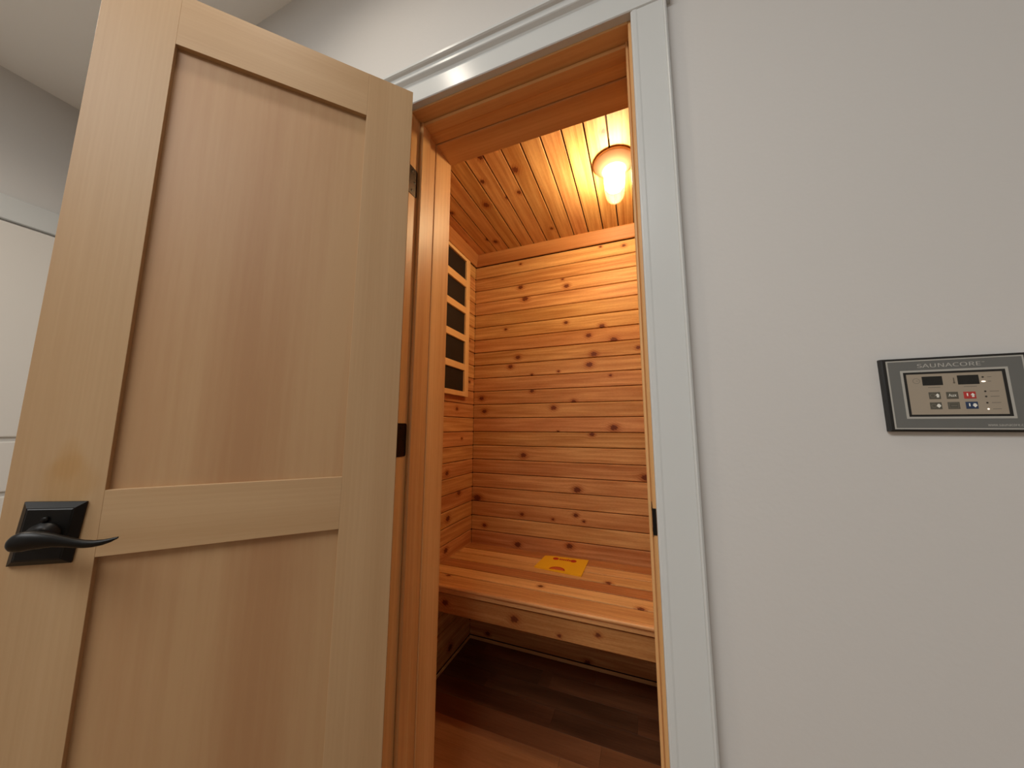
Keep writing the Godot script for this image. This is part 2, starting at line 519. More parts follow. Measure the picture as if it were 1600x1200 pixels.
func build_shell():
	# the wall round the doorway, plaster towards the hall
	var st := new_st()
	box_to(st, Vector3(-2.0, 0, -0.18), Vector3(-0.02, 2.9, 0))
	box_to(st, Vector3(W + 0.02, 0, -0.18), Vector3(2.3, 2.9, 0))
	box_to(st, Vector3(-0.02, HEAD + 0.02, -0.18), Vector3(W + 0.02, 2.9, 0))
	struct("wall_front", st.commit(), M.wall, "pale greige painted wall around the sauna doorway")
	struct("wall_side", box(Vector3(-2.15, 0, -0.18), Vector3(-2.0, 2.9, 3.4)), M.wall, "pale painted side wall left of the open wooden door")
	struct("wall_right", box(Vector3(2.15, 0, 0), Vector3(2.3, 2.9, 3.4)), M.wall, "pale painted hall wall beyond the control panel")
	struct("wall_rear", box(Vector3(-2.0, 0, 3.25), Vector3(2.15, 2.9, 3.4)), M.wall, "pale painted hall wall behind the viewer")
	struct("ceiling", box(Vector3(-2.0, 2.74, 0), Vector3(2.15, 2.9, 3.25)), M.room_ceiling, "white hall ceiling above the doorway")
	var fl := struct("floor", box(Vector3(-2.15, -0.12, -1.3), Vector3(2.3, -0.012, 3.4)), M.dark_gap, "dark brown wooden strip floor")
	struct("floor_hall", box(Vector3(-2.0, -0.012, 0.036), Vector3(2.15, 0, 3.25)), M.hall_floor, "unseen hall floor, its light oak added to bounce light into the doorway")  # pale slab put in so light bounces up to the door head
	# floor boards: strips along x, real joints; those in the doorway and sauna one by one
	var rng := RandomNumberGenerator.new()
	rng.seed = 7
	var wide := 0.0965
	for r in range(-5, 7):
		var z0 := -0.64 + r * wide
		if z0 < -1.13: continue
		var x := XL - rng.randf_range(0.0, 0.6)
		var lim := XR
		while x < lim:
			var l := rng.randf_range(0.6, 1.1)
			var a := maxf(x, XL if z0 < -0.25 else -0.02)
			var b := minf(x + l, lim if z0 < -0.25 else W + 0.02)
			if b - a > 0.03:
				part(fl, "floor_plank", extrude(rect_outline(0, -0.012, wide - 0.0005, 0, 0.0002), b - a - 0.0005, Vector2(1.2, 0.2), Vector2(rng.randf(), rng.randf())), M.oak[(2 if r == -1 else rng.randi() % 2) if r < 0 else 3], Vector3(a, 0, z0 + wide), frame_of(Vector3(1, 0, 0), Vector3(0, 0, -1)))  # rows nearest the doorway lighter: plank tone plus floor light put into colour
			x += l


func build_sauna():
	var g := 0.0028      # joint between boards
	var th := 0.014
	# back wall
	var back := struct("wall_back", box(Vector3(XL - 0.05, 0, ZB - 0.06), Vector3(XR + 0.05, YC + 0.05, ZB - 0.012)), M.dark_gap, "sauna back wall of horizontal knotty cedar boards")
	for r in 27:
		part(back, "plank", board(XR - XL, PITCH - g, th, 0.0033, r, 27, 1.1), M.cedar_back, Vector3(XL, YTOP - (r + 1) * PITCH, ZB))
	# left wall
	var left := struct("wall_left", box(Vector3(XL - 0.06, 0, ZB - 0.06), Vector3(XL - 0.012, YC + 0.05, -0.18)), M.dark_gap, "sauna left wall of horizontal knotty cedar boards")
	for r in 27:
		part(left, "plank", board(ZI - ZB - 0.003, PITCH - g, th, 0.0033, r, 27, 0.93), M.cedar_left, Vector3(XL, YTOP - (r + 1) * PITCH, ZI), frame_of(Vector3(0, 0, -1), Vector3.UP))
	# ceiling boards run from the door to the back
	var top := struct("ceiling_sauna", box(Vector3(XL - 0.05, YC + 0.018, ZB - 0.05), Vector3(XR + 0.05, YC + 0.06, -0.18)), M.dark_gap, "sauna ceiling of knotty cedar boards running front to back")
	var k := 0
	var x := XL
	while x < XR - 0.02:
		part(top, "plank", board(ZI - ZB, minf(PITCH, XR - x) - 0.006, 0.020, 0.0006, k % 13, 13, 0.93, PITCH, 0.0 if k < 13 else 0.37), M.cedar_ceiling, Vector3(x, YC, ZI), frame_of(Vector3(0, 0, -1), Vector3(1, 0, 0)))
		x += PITCH
		k += 1
	# the walls out of view
	struct("wall_sauna_right", box(Vector3(XR, 0, ZB - 0.05), Vector3(XR + 0.05, YC + 0.05, -0.18)), M.cedar_plain, "cedar wall on the right inside the sauna, out of view")
	var st := new_st()
	box_to(st, Vector3(XL - 0.05, 0, ZI), Vector3(-0.02, YC + 0.05, -0.18))
	box_to(st, Vector3(W + 0.02, 0, ZI), Vector3(XR + 0.05, YC + 0.05, -0.18))
	box_to(st, Vector3(-0.02, HEAD + 0.02, ZI), Vector3(W + 0.02, YC + 0.05, -0.18))
	struct("wall_sauna_front", st.commit(), M.cedar_plain, "cedar lining of the doorway wall inside the sauna, out of view")
	# flat trims under the ceiling, narrow strip at the floor
	var prof := PackedVector2Array([Vector2(0, 0), Vector2(YC - YTOP - 0.001, 0), Vector2(YC - YTOP - 0.001, 0.026), Vector2(YC - YTOP - 0.006, 0.028), Vector2(0.004, 0.0105), Vector2(0, 0.008)])
	var tr := extrude(prof, XR - XL, Vector2(2.2, 0.4), Vector2(0.1, 0.2))
	struct("trim_1", tr, M.cedar_trim, "flat cedar trim along the top of the sauna back wall", Vector3(XL, YTOP + 0.001, ZB))
	struct("trim_2", extrude(prof, ZI - ZB - 0.010, Vector2(2.2, 0.4), Vector2(0.5, 0.5)), M.cedar_trim, "flat cedar trim along the top of the sauna left wall", Vector3(XL, YTOP + 0.001, ZI), frame_of(Vector3(0, 0, -1), Vector3.UP))
	struct("baseboard_back", extrude(rect_outline(0, 0, 0.015, 0.006, 0.0015), XR - XL, Vector2(0.5, 0.1)), M.heater_wood, "thin pale wood strip along the floor under the bench", Vector3(XL, 0, ZB))
	struct("baseboard_left", extrude(rect_outline(0, 0, 0.015, 0.005, 0.0015), ZI - ZB, Vector2(0.5, 0.1)), M.heater_wood, "thin pale wood strip along the foot of the sauna left wall", Vector3(XL, 0, ZI), frame_of(Vector3(0, 0, -1), Vector3.UP))

func build_doorway():
	# cedar-coloured fir jambs with stops and the deeper lining behind them
	var t := thing("door_frame", Vector3(0, 0, 0), "orange fir door frame lining the sauna doorway", "", "structure")
	var tex := Vector2(2.4, 0.7)
	var up := frame_of(Vector3.UP, Vector3(1, 0, 0))     # local x up, local y to the right, local z = up x right = -z
	var side := func(called: String, x0: float, x1: float, z0: float, z1: float, off: Vector2, c := 0.0015):
		part(t, called, extrude(rect_outline(x0, -z0, x1, -z1, c), HEAD + 0.018, tex, off), M.fir, Vector3.ZERO, up)
	side.call("jamb", -0.019, 0.0, 0.0, -0.1165, Vector2(0.1, 0.0))
	side.call("stop", 0.0, 0.011, -0.036, -0.078, Vector2(0.02, 0.4), 0.003)
	side.call("lining", -0.019, 0.002, -0.1172, ZI, Vector2(0.08, 0.55))
	side.call("jamb", W, W + 0.019, 0.0, -0.1165, Vector2(0.05, 0.6))
	side.call("stop", W - 0.0065, W, -0.036, -0.078, Vector2(0.1, 0.1), 0.002)
	side.call("lining", W - 0.001, W + 0.019, -0.1172, ZI, Vector2(0.03, 0.2))
	var over := func(called: String, x0: float, x1: float, y0: float, y1: float, z0: float, z1: float, off: Vector2, c := 0.0015):
		part(t, called, extrude(rect_outline(y0, z1, y1, z0, c), x1 - x0, tex, off), M.fir, Vector3(x0, 0, 0))
	over.call("head_jamb", 0.0, W, HEAD, HEAD + 0.018, 0.0, -0.1165, Vector2(0.35, 0.6))
	over.call("head_stop", 0.011, W - 0.0065, HEAD - 0.009, HEAD, -0.038, -0.074, Vector2(0.15, 0.2), 0.003)
	over.call("head_lining", 0.002, W - 0.001, HEAD - 0.0035, HEAD + 0.018, -0.1172, ZI, Vector2(0.5, 0.35))
	# strike plate in the right jamb
	var sp := part(t, "strike_plate", box(Vector3(W - 0.0009, 0.9666, -0.034), Vector3(W + 0.001, 1.0228, -0.006)), M.bronze, Vector3.ZERO, Basis.IDENTITY, "dark bronze strike plate")
	part(sp, "lip", box(Vector3(W - 0.0009, 0.972, -0.006), Vector3(W + 0.0055, 1.0175, 0.0012)), M.bronze)
	part(sp, "screw", box(Vector3(W - 0.0014, 0.973, -0.023), Vector3(W, 0.979, -0.017)), M.screw)
	part(sp, "screw", box(Vector3(W - 0.0014, 1.010, -0.023), Vector3(W, 1.016, -0.017)), M.screw)
	# painted casings: legs with a stepped inner edge and an outer bead, a capped head
	var leg_prof := PackedVector2Array([Vector2(0, 0), Vector2(0.0694, 0), Vector2(0.0704, 0.012), Vector2(0.0694, 0.0185), Vector2(0.0665, 0.0205), Vector2(0.0638, 0.0185), Vector2(0.0628, 0.0155), Vector2(0.0135, 0.0155), Vector2(0.0105, 0.0163), Vector2(0.0042, 0.0163), Vector2(0.0032, 0.0155), Vector2(0.0008, 0.0150), Vector2(0, 0.0135)])
	var b := Basis(Vector3(0, 1, 0), Vector3(1, 0, 0), Vector3(0, 0, 1))
	struct("trim_3", casing(leg_prof, HEAD + 0.0044, false), M.trim, "white painted door casing right of the sauna doorway", Vector3(W + 0.006, 0, 0))
	struct("trim_4", casing(leg_prof, HEAD + 0.0044, true), M.trim, "white painted door casing behind the open door", Vector3(-0.006, 0, 0))
	var y := 2.0488
	var hp := PackedVector2Array([Vector2(0, 0), Vector2(0.098, 0), Vector2(0.098, 0.036), Vector2(0.096, 0.0395), Vector2(0.089, 0.0395), Vector2(0.0865, 0.0365), Vector2(0.0835, 0.031), Vector2(0.0815, 0.030), Vector2(0.070, 0.030), Vector2(0.068, 0.0285), Vector2(0.0625, 0.0205), Vector2(0.0585, 0.018), Vector2(0.002, 0.018), Vector2(0, 0.016)])
	struct("trim_5", extrude(hp, W + 0.012 + 0.1568), M.trim, "white painted head casing with a stepped cap above the doorway", Vector3(-0.0844, y, 0))

# casing leg: profile in (across, out), extruded upwards
func casing(prof: PackedVector2Array, height: float, flip: bool) -> ArrayMesh:
	var st := new_st()
	var s := -1.0 if flip else 1.0
	var tris := Geometry2D.triangulate_polygon(prof)
	for i in prof.size():
		var a := prof[i]
		var b := prof[(i + 1) % prof.size()]
		var n := Vector3((b.y - a.y) * s, 0, -(b.x - a.x)).normalized()
		quad(st, Vector3(a.x * s, 0, a.y), Vector3(b.x * s, 0, b.y), Vector3(b.x * s, height, b.y), Vector3(a.x * s, height, a.y), n)
	for k in range(0, tris.size(), 3):
		for e in 2:
			var p := []
			for j in 3: p.append(Vector3(prof[tris[k + j]].x * s, height if e else 0.0, prof[tris[k + j]].y))
			var n := Vector3(0, 1 if e else -1, 0)
			tri(st, p, [n, n, n], [Vector2.ZERO, Vector2.ZERO, Vector2.ZERO])
	return st.commit()


func build_door():
	var th := 2.3224
	var d := Vector3(cos(th), 0, sin(th))
	var n := Vector3(sin(th), 0, -cos(th))
	var o := Vector3(0.0035, 0, 0.0088) + n * 0.053
	var t := thing("door_1", o, "half-open pale wooden two-panel door with black lever handle", "", "structure")
	t.transform = Transform3D(Basis(-d, Vector3.UP, n), o)
	var w := 0.5691
	var h := HEAD - 0.003
	var thick := 0.040
	var rec := 0.0105
	var sL := -(w - 0.1073)     # inner edge of the free stile
	var sR := -0.1103           # inner edge of the hinge stile
	var upr := Basis(Vector3.UP, Vector3(-1, 0, 0), Vector3(0, 0, 1))
	# stiles: grain upright
	for s in [[-w, sL, Vector2(0.0, 0.1)], [sR, -0.0032, Vector2(0.06, 0.45)]]:
		part(t, "stile", extrude(rect_outline(-s[1], -thick, -s[0], 0, 0.0004), h - 0.012, Vector2(2.2, 0.62), s[2]), M.door_stained if s[0] == -w else M.door, Vector3(0, 0.012, 0), upr)
	# rails: grain level
	for r in [[0.012, 0.25, Vector2(0.1, 0.3)], [0.9505, 1.056, Vector2(0.4, 0.45)], [1.9236, h, Vector2(0.65, 0.45)]]:
		part(t, "rail", extrude(rect_outline(r[0], -thick, r[1], 0, 0.0004), sR - sL - 0.0002, Vector2(2.2, 0.62), r[2]), M.door, Vector3(sL + 0.0001, 0, 0))
	# flat panels set back
	for p in [[0.25, 0.9505, 0.2], [1.056, 1.9236, 0.55]]:
		part(t, "panel", extrude(rect_outline(-sR - 0.006, -thick + rec, -sL + 0.006, -rec, 0.0005), p[1] - p[0] + 0.012, Vector2(2.0, 0.9), Vector2(p[2], p[2] * 0.2)), M.door_panel, Vector3(0, p[0] - 0.006, 0), upr)
	# lever handle
	var hd := Node3D.new()
	hd.name = "handle"
	t.add_child(hd, true)
	hd.set_meta("label", "black lever handle on a rectangular bevelled plate")
	var tilt := Basis(Vector3(0, 0, 1), -0.075)
	var mid := Vector3(-0.5155, 0.9965, 0)
	part(hd, "backplate", bevel_plate(Vector2(-0.0335, -0.0465), Vector2(0.0335, 0.0465), 0.0080, 0.0, 0.0035, 0.0115), M.bronze, mid, tilt)
	part(hd, "backplate_field", bevel_plate(Vector2(-0.0245, -0.0375), Vector2(0.0245, 0.0375), 0.0015, 0.0112, 0.0116, 0.0125), M.bronze, mid, tilt)
	var turn := Basis(Vector3.RIGHT, PI / 2)       # y axis to the viewer's side of the door
	part(hd, "rose", lathe([Vector2(0.0195, 0.0), Vector2(0.019, 0.004), Vector2(0.0135, 0.0085), Vector2(0.0105, 0.012), Vector2(0.0095, 0.032), Vector2(0.0, 0.034)], 32), M.bronze, Vector3(-0.5155, 0.995, 0.0125), turn)
	part(hd, "privacy_button", lathe([Vector2(0.0042, 0.0), Vector2(0.0042, 0.003), Vector2(0.003, 0.0042), Vector2(0.0, 0.0045)], 20), M.bronze, Vector3(-0.5155, 1.0185, 0.0130), turn)
	var L := []
	for q in [[0.5300, 0.9945, 0.003, 0.003], [0.5290, 0.9947, 0.0070, 0.005], [0.5260, 0.9950, 0.0108, 0.007], [0.5210, 0.9957, 0.0132, 0.0085], [0.515, 0.9964, 0.0140, 0.009], [0.505, 0.9968, 0.0130, 0.0088], [0.495, 0.9958, 0.0115, 0.008], [0.485, 0.9938, 0.0095, 0.0068], [0.475, 0.9905, 0.008, 0.006], [0.465, 0.9868, 0.0068, 0.0053], [0.455, 0.9838, 0.006, 0.0048], [0.445, 0.9826, 0.0052, 0.0044], [0.435, 0.9832, 0.0042, 0.0038], [0.427, 0.9850, 0.0032, 0.003], [0.4195, 0.9878, 0.0015, 0.002]]:
		L.append([Vector3(-q[0], q[1], 0.048 - maxf(0.0, 0.5 - q[0]) * 0.06), q[2], q[3]])
	part(hd, "lever", loft(L, 20), M.bronze)
	# hinges: leaf on the jamb, leaf on the door's edge, knuckles on the hall side
	for y in [1.8415, 1.1292, 0.30]:
		var hg := Node3D.new()
		hg.name = "hinge"
		t.add_child(hg, true)
		hg.set_meta("label", "dark bronze butt hinge")
		var inv := t.transform.affine_inverse()
		var leaf := PackedVector2Array()
		# outline in (z, y): rounded corners towards the sauna
		leaf.append(Vector2(0.002, -0.0415)); leaf.append(Vector2(0.002, 0.0415))
		for k in 5:
			var a := PI / 2 * k / 4
			leaf.append(Vector2(-0.0275 - sin(a) * 0.006, 0.0355 + cos(a) * 0.006))
		for k in 5:
			var a := PI / 2 * k / 4
			leaf.append(Vector2(-0.0275 - cos(a) * 0.006, -0.0355 - sin(a) * 0.006))
		var world_leaf := Transform3D(Basis(Vector3(0, 0, 1), Vector3.UP, Vector3(-1, 0, 0)), Vector3(0.0012, y, 0))
		var lf := part(hg, "jamb_leaf", slab(leaf, 0.0, 0.0012), M.hinge)
		lf.transform = inv * world_leaf
		for sy in [[-0.030, -0.011], [0.0, -0.022], [0.030, -0.011]]:
			var sc := part(lf, "screw", lathe([Vector2(0.0033, 0.0), Vector2(0.003, 0.0006), Vector2(0.0, 0.0007)], 14), M.screw)
			sc.transform = Transform3D(Basis(Vector3.RIGHT, -PI / 2), Vector3(sy[1], sy[0], 0.0))
		var kn := part(hg, "knuckle", lathe([Vector2(0.0, -0.044), Vector2(0.004, -0.044), Vector2(0.0055, -0.0415), Vector2(0.0055, 0.0415), Vector2(0.004, 0.044), Vector2(0.0, 0.044)], 16), M.hinge)
		kn.transform = inv * Transform3D(Basis.IDENTITY, Vector3(0.0015, y, 0.0085))
		part(hg, "door_leaf", box(Vector3(-0.0032, y - 0.0415, -0.040), Vector3(-0.0020, y + 0.0415, -0.008)), M.hinge)


func build_bench():
	var t := thing("bench", Vector3(0, 0, 0), "knotty cedar slatted bench along the sauna back wall", "bench")
	var edges := [ZB + 0.0005, -1.0361, -0.963, -0.876, -0.794, -0.7124, ZF]
	var len := XR - XL - 0.002
	for r in 6:
		var wide: float = edges[r + 1] - edges[r] - (0.007 if r < 5 else 0.0)
		if r < 5:
			part(t, "slat", board(len, wide, 0.022, 0.001, r, 9, 1.1, 0.09), M.cedar_bench, Vector3(XL + 0.001, YB, edges[r + 1] - 0.007), frame_of(Vector3(1, 0, 0), Vector3(0, 0, -1)))
		else:
			part(t, "slat", board(len, wide - 0.004, 0.022, 0.001, r, 9, 1.1, 0.09), M.cedar_bench, Vector3(XL + 0.001, YB, ZF - 0.004), frame_of(Vector3(1, 0, 0), Vector3(0, 0, -1)))
	# rounded nosing along the front, then a recessed apron
	part(t, "nosing", board_round(len, 0.034, 0.013, 6), M.cedar_bench, Vector3(XL + 0.001, YB - 0.0345, ZF - 0.004))
	part(t, "apron", board(len, 0.080, 0.018, 0.003, 7, 9, 1.1, 0.09), M.cedar_bench, Vector3(XL + 0.001, 0.381, ZF - 0.015))
	part(t, "cleat", board(ZF - ZB - 0.05, 0.07, 0.03, 0.002, 8, 9, 1.1, 0.09), M.cedar_bench, Vector3(XL + 0.030, 0.405, ZF - 0.036), frame_of(Vector3(0, 0, -1), Vector3.UP))
	part(t, "cleat", board(len, 0.07, 0.03, 0.002, 8, 9, 1.1, 0.09), M.cedar_bench, Vector3(XL + 0.001, 0.405, ZB + 0.030))

# nosing strip: height y, rounded front at +z
func board_round(length: float, high: float, r: float, row: int) -> ArrayMesh:
	var o := PackedVector2Array([Vector2(0, 0), Vector2(0, 0)])
	o.clear()
	o.append(Vector2(0, -0.004))
	o.append(Vector2(high, -0.004))
	for k in 9:
		var a := PI * k / 8
		o.append(Vector2(high - 0.0075 + cos(a) * 0.0075, 0.0055 + sin(a) * 0.0075))
	o.append(Vector2(high - 0.0165, 0.0035))
	o.append(Vector2(0.0015, 0.0035))
	o.append(Vector2(0, 0.002))
	var m := extrude(o, length, Vector2(1.1, 0.9), Vector2(0.0, (row + 0.1) / 9.0))
	return m


func build_heater():
	# infrared heater on the left wall: pale wooden grid over dark emitters
	var t := thing("infrared_heater", Vector3(XL, 1.333, -0.7), "pale wooden grid heater panel with five dark square cells", "heater")
	var inv := -t.position
	var z1 := -1.0005
	var z0 := -0.50
	var x0 := XL + 0.006
	var x1 := XL + 0.025
	var b := frame_of(Vector3(0, 0, -1), Vector3.UP)
	var rails := [[1.333, 1.3595], [1.4815, 1.5165], [1.6475, 1.6855], [1.8140, 1.8525], [1.9755, 2.0185], [2.1365, 2.156]]
	rails[1] = [1.4800, 1.5165]
	for r in rails:
		part(t, "rail", extrude(rect_outline(r[0], 0, r[1], x1 - x0, 0.0015), 0.425, Vector2(0.6, 0.2), Vector2(r[0], r[0] * 3.0)), M.heater_wood, inv + Vector3(x0, 0, -0.533), b)
	for s in [[-0.958, z1], [z0, -0.533]]:
		part(t, "stile", extrude(rect_outline(s[1], x0, s[0], x1, 0.0015), 0.823, Vector2(0.6, 0.2), Vector2(s[0], 0.3)), M.heater_wood, inv + Vector3(0, 1.333, 0), frame_of(Vector3.UP, Vector3(0, 0, 1)))
	for k in 5:
		var a: float = rails[k][1]
		var c: float = rails[k + 1][0]
		part(t, "heating_cell", box(Vector3(x0, a, -0.533), Vector3(x0 + 0.008, c, -0.958)), M.carbon, inv, Basis.IDENTITY, "dark mesh heating cell")
	part(t, "back_box", box(Vector3(XL + 0.0005, 1.340, -0.515), Vector3(x0 - 0.0003, 2.150, -0.985)), M.cedar_plain, inv)


func build_lamp():
	var t := thing("ceiling_lamp", Vector3(0.507, YC, -0.632), "lit jar-shaped glass lamp on round base under the sauna ceiling", "lamp")
	part(t, "base", lathe([Vector2(0.0, 0.0), Vector2(0.080, 0.0), Vector2(0.082, -0.005), Vector2(0.079, -0.012), Vector2(0.049, -0.039), Vector2(0.044, -0.042), Vector2(0.0, -0.042)], 48), M.porcelain)
	part(t, "glass_jar", lathe([Vector2(0.0425, -0.041), Vector2(0.0440, -0.075), Vector2(0.0415, -0.115), Vector2(0.0385, -0.145), Vector2(0.033, -0.163), Vector2(0.023, -0.174), Vector2(0.009, -0.1785), Vector2(0.0, -0.179)], 40), M.glass)
	part(t, "bulb", lathe([Vector2(0.024, -0.0425), Vector2(0.037, -0.045), Vector2(0.0410, -0.055), Vector2(0.0415, -0.085), Vector2(0.0385, -0.107), Vector2(0.030, -0.121), Vector2(0.015, -0.128), Vector2(0.0, -0.129)], 32), M.bulb)
	var l := OmniLight3D.new()
	l.name = "lamp_light"
	l.light_color = Color(1.0, 0.895, 0.70)
	l.light_energy = 0.335
	l.light_size = 0.03
	l.omni_range = 8.0
	l.omni_attenuation = 2.0
	l.shadow_enabled = true
	t.add_child(l)
	l.position = Vector3(0, -0.085, 0)


func lettering(words: String, high: float, wide: float, thick: float) -> Array:
	var tm := TextMesh.new()
	tm.text = words
	var f := SystemFont.new()
	f.font_names = PackedStringArray(["Droid Sans"])
	tm.font = f
	tm.font_size = 64
	tm.pixel_size = 0.001
	tm.depth = 0.01
	tm.curve_step = 2.0
	var bb := tm.get_aabb()
	return [tm, Basis.from_scale(Vector3(wide / bb.size.x, high / bb.size.y, thick / 0.01)), bb]

func write(parent: Node3D, words: String, x: float, y: float, z: float, wide: float, high: float, mat: Material):
	var w := lettering(words, high, wide, 0.0003)
	var bb: AABB = w[2]
	var b: Basis = w[1]
	var o := part(parent, "lettering", w[0], mat, Vector3(x, y, z) - b * Vector3(bb.position.x, bb.position.y, bb.position.z), b)
	return o


func build_control():
	var t := thing("control_panel", Vector3(0.9717, 1.2088, 0.0), "grey sauna control panel with black rim and keypad on the wall", "control panel")
	var inv := -t.position
	t.position = Vector3(0.9793, 1.2097, 0.0)
	t.scale = Vector3(1.0186, 1.0186, 0.52)
	var a := Vector2(0.8985, 1.1562)
	var b := Vector2(1.0450, 1.2615)
	part(t, "housing", bevel_plate(a, b, 0.002, 0.0, 0.0135, 0.0155), M.black_plastic, inv)
	var z := 0.0155
	part(t, "faceplate", box(Vector3(0.9040, 1.1600, z - 0.001), Vector3(1.0395, 1.2578, z + 0.0008)), M.panel_grey, inv)
	part(t, "border", ring(Vector2(0.9036, 1.1596), Vector2(1.0399, 1.2582), 0.0017, z, z + 0.0012), M.panel_silver, inv)
	part(t, "window_border", ring(Vector2(0.9176, 1.1743), Vector2(1.0240, 1.2433), 0.0028, z, z + 0.0014), M.panel_silver, inv)
	part(t, "window_rim", ring(Vector2(0.9204, 1.1771), Vector2(1.0212, 1.2405), 0.0030, z, z + 0.0012), M.black_plastic, inv)
	part(t, "keypad", box(Vector3(0.9232, 1.1798, z), Vector3(1.0178, 1.2378, z + 0.0010)), M.membrane, inv)
	z += 0.0010
	for x in [0.9393, 0.9748]:
		part(t, "display", box(Vector3(x, 1.2211, z - 0.0003), Vector3(x + 0.0206, 1.2338, z + 0.0003)), M.display, inv, Basis.IDENTITY, "dark blank display")
		part(t, "caption", box(Vector3(x + 0.005, 1.2176, z - 0.0002), Vector3(x + 0.0175, 1.2185, z + 0.0001)), M.print_grey, inv)
	# clock and thermometer marks
	part(t, "clock_mark", tube_ring(Vector2(0.9333, 1.2278), 0.0039, 0.0006, z), M.print_grey, inv)
	part(t, "clock_hand", box(Vector3(0.9330, 1.2276, z - 0.0002), Vector3(0.9352, 1.2282, z + 0.0001)), M.print_grey, inv)
	part(t, "thermometer_mark", slab(ellipse(Vector2(0.9712, 1.2240), Vector2(0.0011, 0.0013)), z - 0.0002, z + 0.0001), M.print_dark, inv)
	part(t, "thermometer_stem", box(Vector3(0.9706, 1.2245, z - 0.0002), Vector3(0.9718, 1.2308, z + 0.0001)), M.print_dark, inv)
	# six keys
	var keys := [[0.9438, 1.2017, M.key_grey, "clock_up"], [0.9613, 1.2015, M.key_grey, "word"], [0.9782, 1.2013, M.key_red, "heat_up"], [0.9435, 1.1874, M.key_grey, "clock_down"], [0.9612, 1.1874, M.key_grey, "blank"], [0.9786, 1.1874, M.key_blue, "heat_down"]]
	for k in keys:
		var kb := Vector2(k[0], k[1])
		var key := part(t, "key", bevel_plate(kb, kb + Vector2(0.0118, 0.0097), 0.0004, z - 0.0002, z + 0.0001, z + 0.0005), k[2], inv, Basis.IDENTITY, {"heat_up": "red key with an up arrow", "heat_down": "blue key with a down arrow"}.get(k[3], "grey key"))
		var kz := z + 0.0005
		var light: Material = M.print_white
		if k[3] == "word":
			write(key, "Aux", kb.x + 0.0020, kb.y + 0.0030, kz - 0.00005, 0.0078, 0.0040, light)
		elif k[3] == "blank":
			part(key, "key_mark", ring(kb + Vector2(0.0012, 0.0012), kb + Vector2(0.0106, 0.0085), 0.0004, kz - 0.0001, kz + 0.0001), M.print_grey)
			part(key, "key_mark", box(Vector3(kb.x + 0.0030, kb.y + 0.0044, kz - 0.0001), Vector3(kb.x + 0.0090, kb.y + 0.0051, kz + 0.0001)), M.print_grey)
		else:
			var up: bool = k[3].ends_with("up")
			var c := kb + Vector2(0.0087, 0.0048)
			var s := 1.0 if up else -1.0
			var arrow := PackedVector2Array()
			for p in [[-0.0011, -0.0026], [0.0011, -0.0026], [0.0011, 0.0002], [0.0023, 0.0002], [0.0, 0.0029], [-0.0023, 0.0002], [-0.0011, 0.0002]]:
				arrow.append(c + Vector2(p[0], p[1] * s))
			part(key, "arrow", slab(arrow, kz - 0.0001, kz + 0.0001), light)
			if k[3].begins_with("clock"):
				part(key, "clock_mark", tube_ring(kb + Vector2(0.0037, 0.0048), 0.0026, 0.0005, kz), M.print_grey)
			else:
				part(key, "thermometer_mark", box(Vector3(kb.x + 0.0030, kb.y + 0.0035, kz - 0.0001), Vector3(kb.x + 0.0042, kb.y + 0.0076, kz + 0.0001)), light)
	# indicator lamps with their small captions
	var leds := [[1.2304, false, 0.004], [1.2244, true, 0.003], [1.2108, false, 0.0085], [1.2038, false, 0.0080], [1.1953, false, 0.0085], [1.1869, true, 0.0080]]
	for k in leds.size():
		var y: float = leds[k][0]
		part(t, "indicator", slab(ellipse(Vector2(0.9993, y), Vector2(0.0022 if k == 1 else 0.0011, 0.0011), 14), z - 0.0002, z + 0.0003), M.led_on if leds[k][1] else M.led_off, inv)
		part(t, "caption", box(Vector3(1.0035, y - 0.0004, z - 0.0002), Vector3(1.0035 + leds[k][2], y + 0.0005, z + 0.0001)), M.print_grey, inv)
	var zf := 0.0155 + 0.0008
	write_on(t, "SAUNACORE", 0.9366, 1.2467, zf, 0.0632, 0.0055, M.panel_silver, inv)
	write_on(t, "TM", 1.0008, 1.2507, zf, 0.0028, 0.0012, M.panel_silver, inv)
	write_on(t, "www.saunacore.com", 0.9962, 1.1640, zf, 0.0375, 0.0027, M.panel_silver, inv)

func write_on(t: Node3D, words: String, x: float, y: float, z: float, wide: float, high: float, mat: Material, inv: Vector3):
	var w := lettering(words, high, wide, 0.0004)
	var bb: AABB = w[2]
	var b: Basis = w[1]
	part(t, "lettering", w[0], mat, inv + Vector3(x, y, z - 0.0002) - b * bb.position, b)

func tube_ring(c: Vector2, r: float, t: float, z: float) -> ArrayMesh:
	var st := new_st()
	var n := 24
	for k in n:
		var a := TAU * k / n
		var b := TAU * (k + 1) / n
		var p := [c + Vector2(cos(a), sin(a)) * r, c + Vector2(cos(b), sin(b)) * r, c + Vector2(cos(b), sin(b)) * (r - t), c + Vector2(cos(a), sin(a)) * (r - t)]
		quad(st, Vector3(p[0].x, p[0].y, z + 0.0001), Vector3(p[1].x, p[1].y, z + 0.0001), Vector3(p[2].x, p[2].y, z + 0.0001), Vector3(p[3].x, p[3].y, z + 0.0001), Vector3(0, 0, 1))
		quad(st, Vector3(p[0].x, p[0].y, z - 0.0002), Vector3(p[1].x, p[1].y, z - 0.0002), Vector3(p[1].x, p[1].y, z + 0.0001), Vector3(p[0].x, p[0].y, z + 0.0001), Vector3(cos(a), sin(a), 0))
	return st.commit()


